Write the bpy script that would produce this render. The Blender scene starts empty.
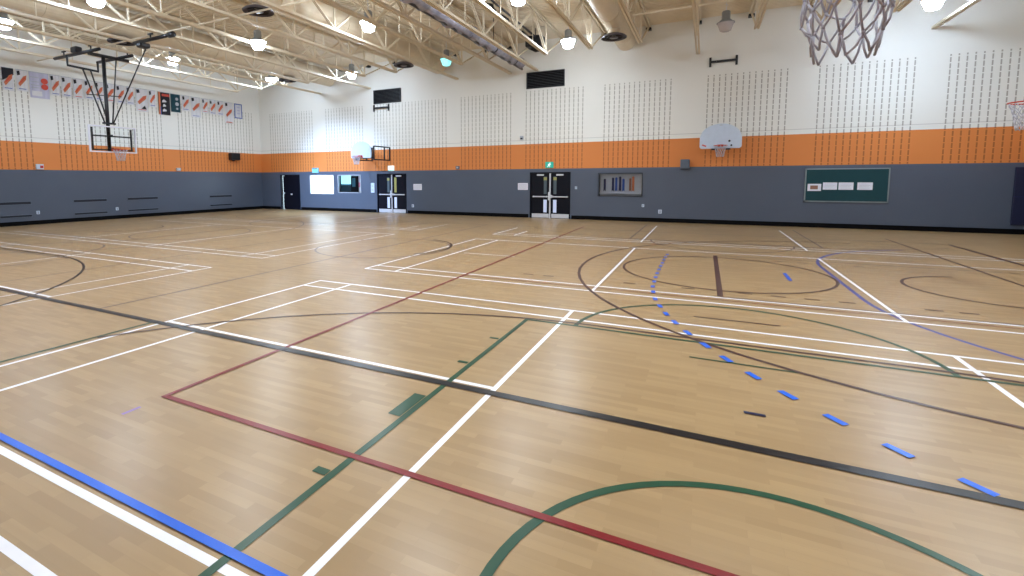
import bpy, math, random
from mathutils import Vector, Matrix
random.seed(7)
PI = math.pi
C = bpy.context.scene.collection
sc = bpy.context.scene
D, L, XR, YN, ZD = 21.58, 25.13, 9.75, -0.45, 8.08      # far wall, left wall, right wall, near wall, deck
MX = -7.78                                                # mid line of the hall

# ------------------------------------------------------------------ mesh helpers
class MB:
    def __init__(s): s.v = []; s.f = []
    def box(s, x0, x1, y0, y1, z0, z1):
        b = len(s.v)
        s.v += [(x, y, z) for x in (x0, x1) for y in (y0, y1) for z in (z0, z1)]
        for q in ((0,1,3,2),(4,6,7,5),(0,4,5,1),(2,3,7,6),(0,2,6,4),(1,5,7,3)): s.f.append(tuple(b+i for i in q))
        return s
    def bar(s, p, q, w, h=None):
        h = w if h is None else h
        p, q = Vector(p), Vector(q); d = (q-p).normalized()
        up = Vector((0,0,1)) if abs(d.z) < .95 else Vector((0,1,0))
        a = d.cross(up).normalized()*w/2; c = a.cross(d).normalized()*h/2
        b = len(s.v)
        for e in (p, q):
            for sa, sc_ in ((-1,-1),(1,-1),(1,1),(-1,1)): s.v.append(tuple(e+a*sa+c*sc_))
        s.f += [(b,b+1,b+2,b+3),(b+7,b+6,b+5,b+4)] + [(b+i, b+4+i, b+4+(i+1)%4, b+(i+1)%4) for i in range(4)]
        return s
    def tube(s, pts, r, n=8, closed=False):
        pts = [Vector(p) for p in pts]; m = len(pts); b = len(s.v)
        rr = r if isinstance(r, (list, tuple)) else [r]*m
        ref = None
        for i, p in enumerate(pts):
            if closed: d = (pts[(i+1) % m]-pts[i-1]).normalized()
            else: d = (pts[min(i+1, m-1)]-pts[max(i-1, 0)]).normalized()
            if ref is None: ref = d.orthogonal().normalized()
            ref = (ref-d*ref.dot(d)).normalized(); o = d.cross(ref)
            for k in range(n):
                t = 2*PI*k/n
                s.v.append(tuple(p+(ref*math.cos(t)+o*math.sin(t))*rr[i]))
        for i in range(m if closed else m-1):
            j = (i+1) % m
            for k in range(n): s.f.append((b+i*n+k, b+i*n+(k+1)%n, b+j*n+(k+1)%n, b+j*n+k))
        if not closed:
            s.f.append(tuple(b+k for k in range(n))[::-1]); s.f.append(tuple(b+(m-1)*n+k for k in range(n)))
        return s
    def lathe(s, prof, n=24, c=(0,0,0)):
        b = len(s.v); m = len(prof)
        for r, z in prof:
            for k in range(n):
                t = 2*PI*k/n; s.v.append((c[0]+r*math.cos(t), c[1]+r*math.sin(t), c[2]+z))
        for i in range(m-1):
            for k in range(n): s.f.append((b+i*n+k, b+i*n+(k+1)%n, b+(i+1)*n+(k+1)%n, b+(i+1)*n+k))
        return s
    def prism(s, poly, axis, a0, a1):
        """poly = 2D points; extruded along axis (0 x,1 y,2 z)"""
        b = len(s.v); n = len(poly)
        for a in (a0, a1):
            for u, w in poly:
                s.v.append({0:(a,u,w),1:(u,a,w),2:(u,w,a)}[axis])
        s.f.append(tuple(range(b, b+n))); s.f.append(tuple(range(b+2*n-1, b+n-1, -1)))
        for i in range(n): s.f.append((b+i, b+n+i, b+n+(i+1)%n, b+(i+1)%n))
        return s
    def build(s, name, mat, parent=None, loc=None, smooth=False, bevel=0, label=None):
        me = bpy.data.meshes.new(name); me.from_pydata(s.v, [], s.f)
        import bmesh
        bm = bmesh.new(); bm.from_mesh(me); bmesh.ops.recalc_face_normals(bm, faces=bm.faces); bm.to_mesh(me); bm.free()
        me.materials.append(mat)
        if smooth:
            for p in me.polygons: p.use_smooth = True
        o = bpy.data.objects.new(name, me); C.objects.link(o)
        if parent: o.parent = parent
        if loc: o.location = loc
        if bevel:
            m = o.modifiers.new('bevel', 'BEVEL'); m.width = bevel; m.segments = 2; m.limit_method = 'ANGLE'
        if label: o['label'] = label
        return o
def tag(o, label, cat, group=None):
    o['label'] = label; o['category'] = cat
    if group: o['group'] = group
    return o
def thing(name, loc, label, cat, group=None, rz=0):
    o = bpy.data.objects.new(name, None); C.objects.link(o); o.location = loc; o.rotation_euler.z = rz
    o.empty_display_size = .1
    return tag(o, label, cat, group)
def struct(o): o['kind'] = 'structure'; return o
def copy_tree(o, parent=None):
    c = o.copy(); C.objects.link(c)
    if parent: c.parent = parent
    for ch in list(o.children): copy_tree(ch, c)
    return c

# ------------------------------------------------------------------ materials
def srgb(r, g, b):
    f = lambda c: (c/255/12.92) if c/255 <= .04045 else ((c/255+.055)/1.055)**2.4
    return (f(r), f(g), f(b), 1)
class NT:
    def __init__(s, name):
        s.m = bpy.data.materials.new(name); s.m.use_nodes = True; s.t = s.m.node_tree
        s.b = s.t.nodes['Principled BSDF']
    def n(s, typ, **kw):
        o = s.t.nodes.new(typ)
        for k, v in kw.items(): setattr(o, k, v)
        return o
    def put(s, sock, v):
        if hasattr(v, 'is_linked') or hasattr(v, 'links'): s.t.links.new(v, sock)
        else: sock.default_value = v
    def math(s, op, a, b=None, c=None):
        o = s.n('ShaderNodeMath', operation=op); s.put(o.inputs[0], a)
        if b is not None: s.put(o.inputs[1], b)
        if c is not None: s.put(o.inputs[2], c)
        return o.outputs[0]
    def mix(s, f, a, b, mode='MIX'):
        o = s.n('ShaderNodeMix', data_type='RGBA', blend_type=mode)
        s.put(o.inputs[0], f); s.put(o.inputs[6], a); s.put(o.inputs[7], b); return o.outputs[2]
    def pos(s):
        g = s.n('ShaderNodeNewGeometry'); x = s.n('ShaderNodeSeparateXYZ'); s.t.links.new(g.outputs['Position'], x.inputs[0])
        return g.outputs['Position'], x.outputs
def plain(name, col, rough=.5, metal=0, emit=0, var=.06, scale=6, ecol=None, spec=.5):
    t = NT(name); p = t.n('ShaderNodeTexCoord').outputs['Object']
    no = t.n('ShaderNodeTexNoise'); t.t.links.new(p, no.inputs['Vector']); no.inputs['Scale'].default_value = scale; no.inputs['Detail'].default_value = 4
    dark = tuple(c*(1-var*2) for c in col[:3])+(1,); lite = tuple(min(1, c*(1+var)) for c in col[:3])+(1,)
    t.put(t.b.inputs['Base Color'], t.mix(no.outputs['Fac'], dark, lite))
    t.b.inputs['Roughness'].default_value = rough; t.b.inputs['Metallic'].default_value = metal; t.b.inputs['Specular IOR Level'].default_value = spec
    if emit:
        t.b.inputs['Emission Color'].default_value = ecol or col; t.b.inputs['Emission Strength'].default_value = emit
    return t.m
M = {}
M['cream'] = plain('cream_painted_steel', srgb(226,213,190), .55)
M['deck'] = plain('cream_steel_deck', srgb(232,219,197), .6)
M['duct'] = plain('cream_painted_duct', srgb(222,207,182), .5)
M['black'] = plain('black_metal', srgb(24,25,32), .4)
M['blackdoor'] = plain('black_door_paint', srgb(10,13,26), .45, spec=.2)
M['steel'] = plain('brushed_steel', srgb(222,226,236), .4, .45)
M['housing'] = plain('grey_lamp_housing', srgb(150,155,160), .45, .3)
M['diff'] = plain('grey_diffuser_metal', srgb(96,92,100), .45, .2)
M['diffin'] = plain('dark_diffuser_core', srgb(40,38,44), .5)
M['white'] = plain('white_enamel', srgb(198,212,232), .4)
M['paper'] = plain('white_paper', srgb(232,232,245), .8, var=.02)
M['net'] = plain('white_net_cord', srgb(190,190,200), .8)
M['rim'] = plain('orange_rim_paint', srgb(190,62,38), .4)
M['red'] = plain('red_paint', srgb(190,50,45), .5)
M['grey'] = plain('grey_plastic', srgb(96,108,125), .5)
M['ltgrey'] = plain('light_grey_plastic', srgb(180,186,196), .5)
M['louver'] = plain('dark_louvre_metal', srgb(30,31,38), .5)
M['recess'] = plain('dark_slot_metal', srgb(22,28,42), .6)
M['base'] = plain('black_rubber_base', srgb(5,5,8), .6, spec=.12)
M['alu'] = plain('aluminium_frame', srgb(150,165,172), .35, .6)
M['green_board'] = plain('green_board_felt', srgb(10,62,70), .8)
M['curtain'] = plain('grey_vinyl_curtain', srgb(168,168,188), .25, var=.4, scale=3)
M['netting'] = plain('black_netting', srgb(14,14,18), .8)
M['orange_p'] = plain('orange_print', srgb(206,124,88), .8)
M['redprint'] = plain('red_print', srgb(214,84,70), .8)
M['dark_p'] = plain('black_print', srgb(28,28,40), .8)
M['teal_p'] = plain('teal_print', srgb(14,62,76), .8)
M['cloth'] = plain('white_banner_cloth', srgb(222,222,228), .85, var=.03)
M['lilac'] = plain('lilac_banner_cloth', srgb(196,196,220), .85, var=.03)
M['blue_p'] = plain('blue_print', srgb(60,96,180), .7)
M['navy_p'] = plain('navy_print', srgb(34,40,84), .7)
M['brown_p'] = plain('brown_print', srgb(150,110,96), .8)
M['caseback'] = plain('grey_case_lining', srgb(205,210,222), .7)
M['caseframe'] = plain('dark_case_frame', srgb(40,48,62), .4)
M['exitgreen'] = plain('green_lit_sign', srgb(40,170,150), .5, emit=.15)
M['exitwhite'] = plain('white_lit_sign', srgb(225,245,240), .5, emit=.35)
M['exitblue'] = plain('pale_blue_lit_sign', srgb(120,185,220), .5, emit=.2)
M['daylight'] = plain('daylit_frosted_pane', srgb(214,240,250), .25, emit=2.0, var=.01)
M['gapday'] = plain('daylit_door_gap', srgb(214,240,250), .25, emit=1.8, var=.01)
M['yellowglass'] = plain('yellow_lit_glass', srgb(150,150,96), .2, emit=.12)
M['greyglass'] = plain('grey_door_glass', srgb(92,104,112), .15)
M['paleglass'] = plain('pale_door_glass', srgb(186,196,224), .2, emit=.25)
M['pad'] = plain('navy_wall_pad', srgb(20,28,62), .5)
M['tealroom'] = plain('teal_room_lining', srgb(60,120,140), .6)
M['tealdark'] = plain('dark_teal_cabinet', srgb(20,52,68), .5)
M['screen'] = plain('pale_backlit_pane', srgb(150,215,235), .4, emit=.9)
M['pink'] = plain('pink_poster', srgb(230,150,180), .7)
def lampmat(name, col, e):
    t = NT(name); t.b.inputs['Base Color'].default_value = (.8,.8,.8,1)
    t.b.inputs['Emission Color'].default_value = col; t.b.inputs['Emission Strength'].default_value = e; return t.m
LAMP_E = 58
M['lamp'] = lampmat('lit_lamp_refractor', (.77,.885,1,1), LAMP_E)
M['lampteal'] = lampmat('teal_lamp_refractor', (.12,.80,.80,1), LAMP_E*.013)
M['lampblue'] = lampmat('blue_white_lamp_refractor', (.64,.80,1,1), LAMP_E*1.2)
M['lampoff'] = plain('unlit_lamp_refractor', srgb(205,200,208), .25)
t = NT('clear_glass'); t.b.inputs['Roughness'].default_value = .03; t.b.inputs['Transmission Weight'].default_value = 1; t.b.inputs['IOR'].default_value = 1.05
t.b.inputs['Base Color'].default_value = (.95,.98,1,1); M['glass'] = t.m

def wallmat(name, ax, groups, phase=0.0, ztop=5.86):
    """painted block wall: grey dado, orange band, white above; acoustic slots in groups"""
    t = NT(name); P, xyz = t.pos(); u, z = xyz[ax], xyz[2]
    sp = .2015
    rm = t.math('LESS_THAN', t.math('FRACT', t.math('DIVIDE', z, .2)), .82)
    gm = st = None
    for a, n in groups:                                  # first slot column, number of gaps
        w = t.math('MULTIPLY', t.math('GREATER_THAN', u, a-.1), t.math('LESS_THAN', u, a+n*sp+.1))
        gm = w if gm is None else t.math('MAXIMUM', gm, w)
        q = t.math('MULTIPLY', w, a)
        st = q if st is None else t.math('ADD', st, q)
    col = t.math('FRACT', t.math('ADD', t.math('DIVIDE', t.math('SUBTRACT', u, st), sp), .5))
    cm = t.math('LESS_THAN', t.math('ABSOLUTE', t.math('SUBTRACT', col, .5)), .10)
    zm = t.math('MULTIPLY', t.math('GREATER_THAN', z, 2.3), t.math('LESS_THAN', z, ztop))
    slot = t.math('MULTIPLY', t.math('MULTIPLY', cm, rm), t.math('MULTIPLY', gm, zm))
    no = t.n('ShaderNodeTexNoise'); t.t.links.new(P, no.inputs['Vector']); no.inputs['Scale'].default_value = .7; no.inputs['Detail'].default_value = 5
    grey = t.mix(no.outputs['Fac'], srgb(80,89,106), srgb(88,98,115))
    orng = t.mix(no.outputs['Fac'], srgb(214,128,62), srgb(222,136,70))
    whit = t.mix(no.outputs['Fac'], srgb(228,227,222), srgb(237,236,231))
    c = t.mix(t.math('GREATER_THAN', z, 2.29), grey, orng)
    c = t.mix(t.math('GREATER_THAN', z, 3.44), c, whit)
    # thin painted joint a little above the band
    jl = t.math('LESS_THAN', t.math('ABSOLUTE', t.math('SUBTRACT', z, 3.62)), .012)
    c = t.mix(t.math('MULTIPLY', jl, .35), c, srgb(120,120,120))
    c = t.mix(t.math('MULTIPLY', slot, .62), c, t.mix(t.math('GREATER_THAN', z, 3.44), srgb(112,62,28), srgb(112,104,88)))
    t.put(t.b.inputs['Base Color'], c)
    t.put(t.b.inputs['Roughness'], t.mix(t.math('GREATER_THAN', z, 2.29), (.34,)*3+(1,), (.6,)*3+(1,)))
    # block joints as bump
    hz = t.math('LESS_THAN', t.math('FRACT', t.math('DIVIDE', z, .2)), .05)
    row = t.math('MODULO', t.math('FLOOR', t.math('DIVIDE', z, .2)), 2)
    vz = t.math('LESS_THAN', t.math('FRACT', t.math('ADD', t.math('DIVIDE', t.math('ADD', u, 40), .4), t.math('MULTIPLY', row, .5))), .025)
    j = t.math('ADD', t.math('MAXIMUM', hz, vz), t.math('MULTIPLY', slot, 2))
    bp = t.n('ShaderNodeBump', invert=True); bp.inputs['Strength'].default_value = .15; bp.inputs['Distance'].default_value = .008
    t.put(bp.inputs['Height'], j); t.t.links.new(bp.outputs[0], t.b.inputs['Normal'])
    return t.m
M['wall_back'] = wallmat('painted_block_far_wall', 0, [(-24.2,17),(-19.7,13),(-16.25,22),(-10.95,13),(-7.56,13),(-4.0,13),(-.03,13),(3.57,13),(7.08,12)])
M['wall_left'] = wallmat('painted_block_left_wall', 1, [(1.1,13),(5.8,21),(11.0,22),(16.35,23)], ztop=5.9)
M['wall_plain'] = wallmat('painted_block_near_wall', 0, [(-24,13),(-16,13),(-8,13),(2,13)])

# sprung vinyl floor printed as narrow maple strips running left to right along the far wall
t = NT('maple_strip_floor'); P, xyz = t.pos()
br = t.n('ShaderNodeTexBrick'); br.offset = .37; br.offset_frequency = 2; br.squash = 1
t.t.links.new(P, br.inputs['Vector'])
for k, v in (('Scale', 1), ('Brick Width', .42), ('Row Height', .062), ('Mortar Size', .0007), ('Mortar Smooth', .1), ('Bias', 0)): br.inputs[k].default_value = v
br.inputs['Color1'].default_value = srgb(152,124,86); br.inputs['Color2'].default_value = srgb(174,146,105); br.inputs['Mortar'].default_value = srgb(150,122,90)
mp = t.n('ShaderNodeMapping'); t.t.links.new(P, mp.inputs[0]); mp.inputs['Scale'].default_value = (1.1, 16, 1)
no = t.n('ShaderNodeTexNoise'); t.t.links.new(mp.outputs[0], no.inputs['Vector']); no.inputs['Scale'].default_value = 1.3; no.inputs['Detail'].default_value = 6
no2 = t.n('ShaderNodeTexNoise'); t.t.links.new(P, no2.inputs['Vector']); no2.inputs['Scale'].default_value = .35; no2.inputs['Detail'].default_value = 3
c = t.mix(t.math('MULTIPLY', no.outputs['Fac'], .7), br.outputs['Color'], srgb(146,118,81))
c = t.mix(t.math('MULTIPLY', no2.outputs['Fac'], .25), c, srgb(172,143,103))
t.put(t.b.inputs['Base Color'], c)
t.put(t.b.inputs['Roughness'], t.math('ADD', .26, t.math('MULTIPLY', no.outputs['Fac'], .10)))
t.b.inputs['Specular IOR Level'].default_value = .45
bp = t.n('ShaderNodeBump'); bp.inputs['Strength'].default_value = .08; bp.inputs['Distance'].default_value = .002
t.t.links.new(no.outputs['Fac'], bp.inputs['Height']); t.t.links.new(bp.outputs[0], t.b.inputs['Normal'])
M['floor'] = t.m
for k, c_ in dict(l_white=(240,240,246), l_black=(24,19,22), l_red=(122,20,24), l_green=(30,72,50), l_blue=(22,96,214), l_brown=(72,46,42), l_dusk=(62,74,150), l_navy=(26,28,64), l_purple=(140,110,170), l_faint=(106,90,82)).items():
    M[k] = plain(k.replace('l_', '')+'_floor_paint', srgb(*c_), .3, var=.05, spec=.35)

# ------------------------------------------------------------------ room shell
fl = struct(MB().box(-L-.3, XR+.3, YN-.3, D+.3, -.25, 0).build('floor', M['floor']))

def wall_holes(name, mat, ax, a0, a1, z1, holes, p0, p1):
    """wall slab between planes p0..p1 with rectangular openings (a,b,z0,z1) cut through"""
    xs = sorted({a0, a1, *[h[0] for h in holes], *[h[1] for h in holes]})
    mb = MB()
    for i in range(len(xs)-1):
        xa, xb = xs[i], xs[i+1]; segs = [(0, z1)]
        for h in holes:
            if h[0] <= xa+1e-6 and h[1] >= xb-1e-6:
                segs = [s for s0, s1 in segs for s in ((s0, h[2]), (h[3], s1)) if s[1] > s[0]+1e-6]
        for s0, s1 in segs:
            if ax == 0: mb.box(xa, xb, p0, p1, s0, s1)
            else: mb.box(p0, p1, xa, xb, s0, s1)
    return struct(mb.build(name, mat))
DOORS = [(-23.5,-21.9), (-16.17,-14.25), (-7.35,-5.43)]
W1 = (-21.08,-19.24,.97,2.1); W2 = (-18.94,-17.28,1.06,2.09); CASE = (-4.22,-2.36,1.05,2.08)
holes = [(a, b, 0, 2.13) for a, b in DOORS] + [W1, W2, CASE]
wall_holes('wall_back', M['wall_back'], 0, -L, XR, ZD, holes, D, D+.3)
struct(MB().box(-L-.3, -L, YN-.3, D+.3, 0, ZD).build('wall_left', M['wall_left']))
struct(MB().box(XR, XR+.3, YN-.3, D+.3, 0, ZD).build('wall_right', M['wall_left']))
struct(MB().box(-L, XR, YN-.3, YN, 0, ZD).build('wall_near', M['wall_plain']))
# corrugated steel deck, ribs running along x
prof = []; y = YN-.3; 
while y < D+.3:
    prof += [(y, ZD), (y+.09, ZD), (y+.105, ZD+.04), (y+.155, ZD+.04)]; y += .17
prof = prof + [(y, ZD), (y, ZD+.15), (YN-.3, ZD+.15)]
mb = MB(); b0 = [p for p in prof]
n = len(b0)
for a in (-L-.3, XR+.3):
    for u, w in b0: mb.v.append((a, u, w))
for i in range(n): mb.f.append((i, n+i, n+(i+1) % n, (i+1) % n))
struct(mb.build('ceiling', M['deck']))
# base boards with door gaps
xs = [-L, *[v for d_ in DOORS for v in (d_[0]-.06, d_[1]+.06)], XR]
mb = MB()
for i in range(0, len(xs), 2): mb.box(xs[i], xs[i+1], D-.018, D, 0, .17)
struct(mb.build('baseboard_back', M['base']))
struct(MB().box(-L, -L+.018, YN, D-.02, 0, .17).build('baseboard_left', M['base']))
struct(MB().box(XR-.018, XR, YN, D-.02, 0, .15).build('baseboard_right', M['base']))
# ledge along the foot of the deck on the far wall
# ------------------------------------------------------------------ painted court lines (parts of the floor)
LZ = dict(l_white=.001, l_purple=.002, l_green=.003, l_faint=.002, l_brown=.004, l_red=.005, l_black=.006, l_blue=.007, l_navy=.006, l_dusk=.0004)
NM = dict(l_white='white_line', l_purple='purple_mark', l_green='green_line', l_faint='faint_line', l_brown='brown_line', l_red='red_line', l_black='black_line', l_blue='blue_line', l_navy='navy_mark', l_dusk='dull_blue_line')
LC = [0]
def flat(poly, m, name=None):
    LC[0] += 1; z = LZ[m]+LC[0]*6e-6; mb = MB(); mb.v = [(x, y, z) for x, y in poly]; mb.f = [tuple(range(len(poly)))]
    return mb.build(name or NM[m], M[m], fl)
def lx(m, y, x0, x1, w=.05, name=None): return flat([(x0, y-w/2), (x1, y-w/2), (x1, y+w/2), (x0, y+w/2)], m, name)
def ly(m, x, y0, y1, w=.05, name=None): return flat([(x-w/2, y0), (x+w/2, y0), (x+w/2, y1), (x-w/2, y1)], m, name)
def path(m, pts, w=.05, closed=False, name=None):
    LC[0] += 1; z = LZ[m]+LC[0]*6e-6; mb = MB(); n = len(pts); P_ = [Vector(p) for p in pts]
    for i in range(n):
        a = P_[i-1] if (closed or i) else P_[0]; b = P_[(i+1) % n] if (closed or i < n-1) else P_[-1]
        d = (b-a).normalized(); nn = Vector((-d.y, d.x))*w/2
        mb.v += [(*(P_[i]-nn), z), (*(P_[i]+nn), z)]
    for i in range(n if closed else n-1):
        j = (i+1) % n; mb.f.append((2*i, 2*j, 2*j+1, 2*i+1))
    return mb.build(name or NM[m], M[m], fl)
def arc(m, c, r, a0, a1, w=.05, n=64, name=None):
    n = max(8, int(n*abs(a1-a0)/360)+6)
    full = abs(a1-a0) >= 360
    pts = [(c[0]+r*math.cos(math.radians(a0+(a1-a0)*i/(n if full else n-1))), c[1]+r*math.sin(math.radians(a0+(a1-a0)*i/(n if full else n-1)))) for i in range(n)]
    return path(m, pts, w, full, name)
mx = lambda x: 2*MX-x          # mirror to the left half of the hall
# main court
lx('l_black', 3.69, -21.5, 5.98, .09)
lx('l_faint', 17.6, -21.5, 5.98, .05)
ly('l_brown', 6.02, 3.7, 17.5, .09); ly('l_faint', mx(5.93), 3.7, 17.6, .06)
ly('l_faint', MX, 3.74, 17.6, .05)
arc('l_faint', (MX, 10.65), 1.8, 0, 360, .05)
arc('l_black', (-7.78, 10.9), 1.72, -35, 75, .06)
for s in (0, 1):
    f = (lambda x: x) if not s else mx
    A = (lambda a: a) if not s else (lambda a: 180-a)
    bk = 'l_brown' if not s else 'l_faint'
    # three point line
    arc(bk, (f(3.69), 10.68), 6.0, A(90), A(262), .055)
    arc(bk, (f(.35), 10.65), 1.83, 0, 360, .05)
    arc('l_brown', (f(4.38), 10.65), 1.23, A(100), A(260), .05)
    lx('l_faint', 8.36, *sorted((f(.28), f(5.9))), .035); lx('l_faint', 12.82, *sorted((f(.28), f(5.9))), .04)
    ly('l_brown', f(.28), 8.38, 12.8, .085 if not s else .06)
    # handball areas on the long axis
    if not s:
        path('l_dusk', [(6.24+4.02*math.cos(a), 12.1+4.02*math.sin(a)) for a in [math.radians(90+i*5) for i in range(5, 19)]] + [(6.24+4.02*math.cos(a), 9.1+4.02*math.sin(a)) for a in [math.radians(180+i*5) for i in range(0, 15)]], .06)
        # dashed free throw line in bright blue
        cs = [(-.75,12.47),(-.765,12.05),(-.77,11.62),(-.77,11.19),(-.77,10.77),(-.77,10.35),(-.77,9.92),(-.76,9.5),(-.75,9.09),(-.735,8.66),(-.69,8.25),(-.62,7.77),(-.52,7.36),(-.41,6.97),(-.28,6.6),(-.12,6.21),(.07,5.82),(.26,5.46),(.47,5.10),(.70,4.76),(.96,4.42),(1.24,4.09),(1.53,3.80)]
        for k, p_ in enumerate(cs):
            a_ = Vector(cs[max(0, k-1)]); b_ = Vector(cs[min(len(cs)-1, k+1)]); d_ = (b_-a_).normalized()*.085; p_ = Vector(p_)
            path('l_blue', [tuple(p_-d_), tuple(p_+d_)], .062, name='blue_dash')
# cross courts, both halves
for s in (0, 1):
    f = (lambda x: x) if not s else mx
    A = (lambda a: a) if not s else (lambda a: 180-a)
    R = lambda a, b: sorted((f(a), f(b)))
    g = 'l_green' if not s else 'l_faint'
    ly(g, f(-2.04), .2, 5.93, .055); ly(g, f(2.85), .2, 5.93, .055); lx(g, 5.905, *R(-2.06, 2.87), .05)
    arc(g, (f(.39), 5.9), 1.79, 0, 180, .055)
    arc(g, (f(.45), 1.86), 1.305, -180, 180, .055) if not s else None
    ly('l_faint', f(-2.0), 15.35, 20.2, .05); ly('l_faint', f(2.83), 15.35, 20.2, .05); lx('l_faint', 15.35, *R(-2.0, 2.83), .04)
    arc('l_faint', (f(.4), 15.35), 1.79, 180, 360, .045)
    # six metre area
    bl = 'l_brown' if not s else 'l_black'
    path(bl, [(f(-1.15)+ (6.02*math.cos(math.radians(a)) if not s else -6.02*math.cos(math.radians(a))), 6.02*math.sin(math.radians(a))) for a in range(150, 88, -3)] + [(f(1.9), 6.02)] + [(f(1.95)+(1 if not s else -1)*6.02*math.cos(math.radians(a)), 6.02*math.sin(math.radians(a))) for a in range(87, 50, -3)], .045)
    path('l_faint', [(f(-1.15)+(1 if not s else -1)*6.02*math.cos(math.radians(a)), 21.3-6.02*math.sin(math.radians(a))) for a in range(140, 88, -3)] + [(f(1.9), 15.28)] + [(f(1.95)+(1 if not s else -1)*6.02*math.cos(math.radians(a)), 21.3-6.02*math.sin(math.radians(a))) for a in range(87, 50, -3)], .035)
    # badminton, three courts deep
    for (ya, yb) in ((1.0, 6.59), (7.9, 13.3), (14.65, 19.8)):
        w = .05 if not s else .04
        lx('l_white', ya, *R(-6.28, 7.1), w); lx('l_white', yb, *R(-6.28, 7.1), w) if ya < 14 else None
        lx('l_white', ya+.4, *R(-6.28, 7.1), w); lx('l_white', yb-.42, *R(-6.28, 7.1), w) if ya < 5 else None
        ly('l_white', f(-6.26), ya, yb if ya < 14 else 17, w); ly('l_white', f(-5.53), ya, yb if ya < 14 else 16, w)
        ly('l_white', f(-1.603), ya, yb, .05); ly('l_white', f(2.385), ya, yb, .05)
    lx('l_white', 3.79, *R(-6.28, -1.6), .05)
    lx('l_white' if not s else 'l_faint', 10.65, *R(-5.35, -4.0), .035)
    # volleyball in red
    if not s:
        ly('l_red', -4.09, 2.385, 18.4, .05); ly('l_brown', 4.9, 2.385, 18.4, .05); lx('l_red', 2.41, -4.115, 4.88, .05)
        lx('l_red', 8.13, -4.09, 4.86, .02)
    else:
        ly('l_faint', f(-4.09), 2.41, 18.4, .04); ly('l_faint', f(4.86), 2.41, 18.4, .04); lx('l_faint', 2.41, *R(-4.09, 4.86), .04)
ly('l_green', -6.4, 1.0, 3.64, .045)
lx('l_blue', 1.478, -22, 8, .048)
# lane hashes and short marks
for y_ in (5.03, 4.22): lx('l_green', y_, -2.19, -2.08, .05, 'green_mark')
flat([(-2.19, 3.0), (-2.075, 3.0), (-2.075, 3.4), (-2.19, 3.4)], 'l_green', 'green_mark')
flat([(-2.18, 2.165), (-2.075, 2.165), (-2.075, 2.225), (-2.18, 2.225)], 'l_green', 'green_mark')
for y_ in (8.76,):
    for x in (-3.0,-1.13,-.19,.64,1.09,1.52,1.95,2.92,3.28,-2.6): lx('l_brown', y_, x-.1, x+.1, .045, 'brown_dash')
    for x in (-1.13,-.19,.64,1.09,1.52,1.95,2.92): lx('l_faint', 12.45, x-.09, x+.09, .04, 'faint_dash')
lx('l_brown', 7.0, -.07, .91, .035); lx('l_green', 5.37, -.08, .9, .03); lx('l_navy', 4.255, .34, .49, .04)
ly('l_blue', 1.44, 10.2, 10.96, .06, 'blue_mark'); ly('l_purple', -4.08, 2.06, 2.2, .035)

# ------------------------------------------------------------------ roof steel
ends_short = [-23.64,-21.75,-18.37,-14.78,-12.95,-9.56,-5.82,-4.06,-2.28,1.34,3.12,4.9,8.35]
ends_wall = [-20.05,-16.5,-11.15,-8.35,-7.05,-.43,6.6]
alljo = sorted([(x, 0) for x in ends_short]+[(x, 1) for x in ends_wall])
ORD = ['first','second','third','fourth','fifth','sixth','seventh','eighth','ninth','tenth','eleventh','twelfth','thirteenth','fourteenth','fifteenth','sixteenth','seventeenth','eighteenth','nineteenth','twentieth']
NODES = [18.9, 15.62, 12.75, 9.3, 6.1, 2.8]
def angle_pair(mb, p, q, gap, w, h):
    for s in (-1, 1): mb.bar((p[0]+s*gap, p[1], p[2]), (q[0]+s*gap, q[1], q[2]), w, h)
for i, (x, wl) in enumerate(alljo):
    tx = 'bottom chord reaching far wall' if wl else 'ending short of far wall'
    o = thing('roof_joist', (x, D-.02, 6.72), 'cream steel roof joist, %s from the left wall, %s' % (ORD[i], tx), 'roof joist', 'open-web roof joists under the deck')
    off = lambda y, z: (0, y-(D-.02), z-6.72)
    mb = MB(); angle_pair(mb, off(YN+.05, 7.99), off(D-.02, 7.99), .05, .06, .09); mb.build('top_chord', M['cream'], o)
    mb = MB(); angle_pair(mb, off(1.2, 6.76), off(D-.02 if wl else 18.9, 6.76), .048, .055, .08); mb.build('bottom_chord', M['cream'], o)
    if not wl or wl:
        mb = MB(); mb.box(-.1, .1, -.22, 0, 1.13, 1.22); mb.build('bearing_seat', M['black'], o)
    for k, yn in enumerate(NODES):
        up = (D-.25 if k == 0 else (NODES[k-1]+yn)/2); dn = (yn+NODES[k+1])/2 if k < len(NODES)-1 else 1.2
        for yy in (up, dn):
            mb = MB()
            if yy == up and k == 0: mb.bar(off(yn, 6.78), off(yy, 7.93), .05)
            else: angle_pair(mb, off(yn, 6.78), off(yy, 7.96), .03, .028, .045)
            mb.build('diagonal_brace', M['cream'], o)
        MB().bar(off(yn, 6.78), off(yn, 7.96), .05).build('vertical_brace', M['cream'], o)
        if k < len(NODES)-1: MB().bar(off(dn, 6.8), off(dn, 7.96), .022).build('vertical_brace', M['cream'], o)
for y_, z, nm in ((10.42, 6.80, 'low near the hanging hoop'), (16.05, 6.86, 'low at the right near the unlit lamp'), (12.6, 8.02, 'high under the deck mid hall'), (19.4, 8.02, 'high under the deck near the far wall')):
    b = MB().bar((0, 0, 0), ((XR+L-.1) if z > 7 else 16.5 if y_ < 11 else XR+2.1, 0, 0), .04).build('bridging_rod', M['cream'], None, (-2.2 if y_ == 16.05 else -L+.05, y_, z))
    tag(b, 'thin pale bridging rod crossing the roof joists, ' + nm, 'rod', 'bridging rods across the joists')

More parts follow.
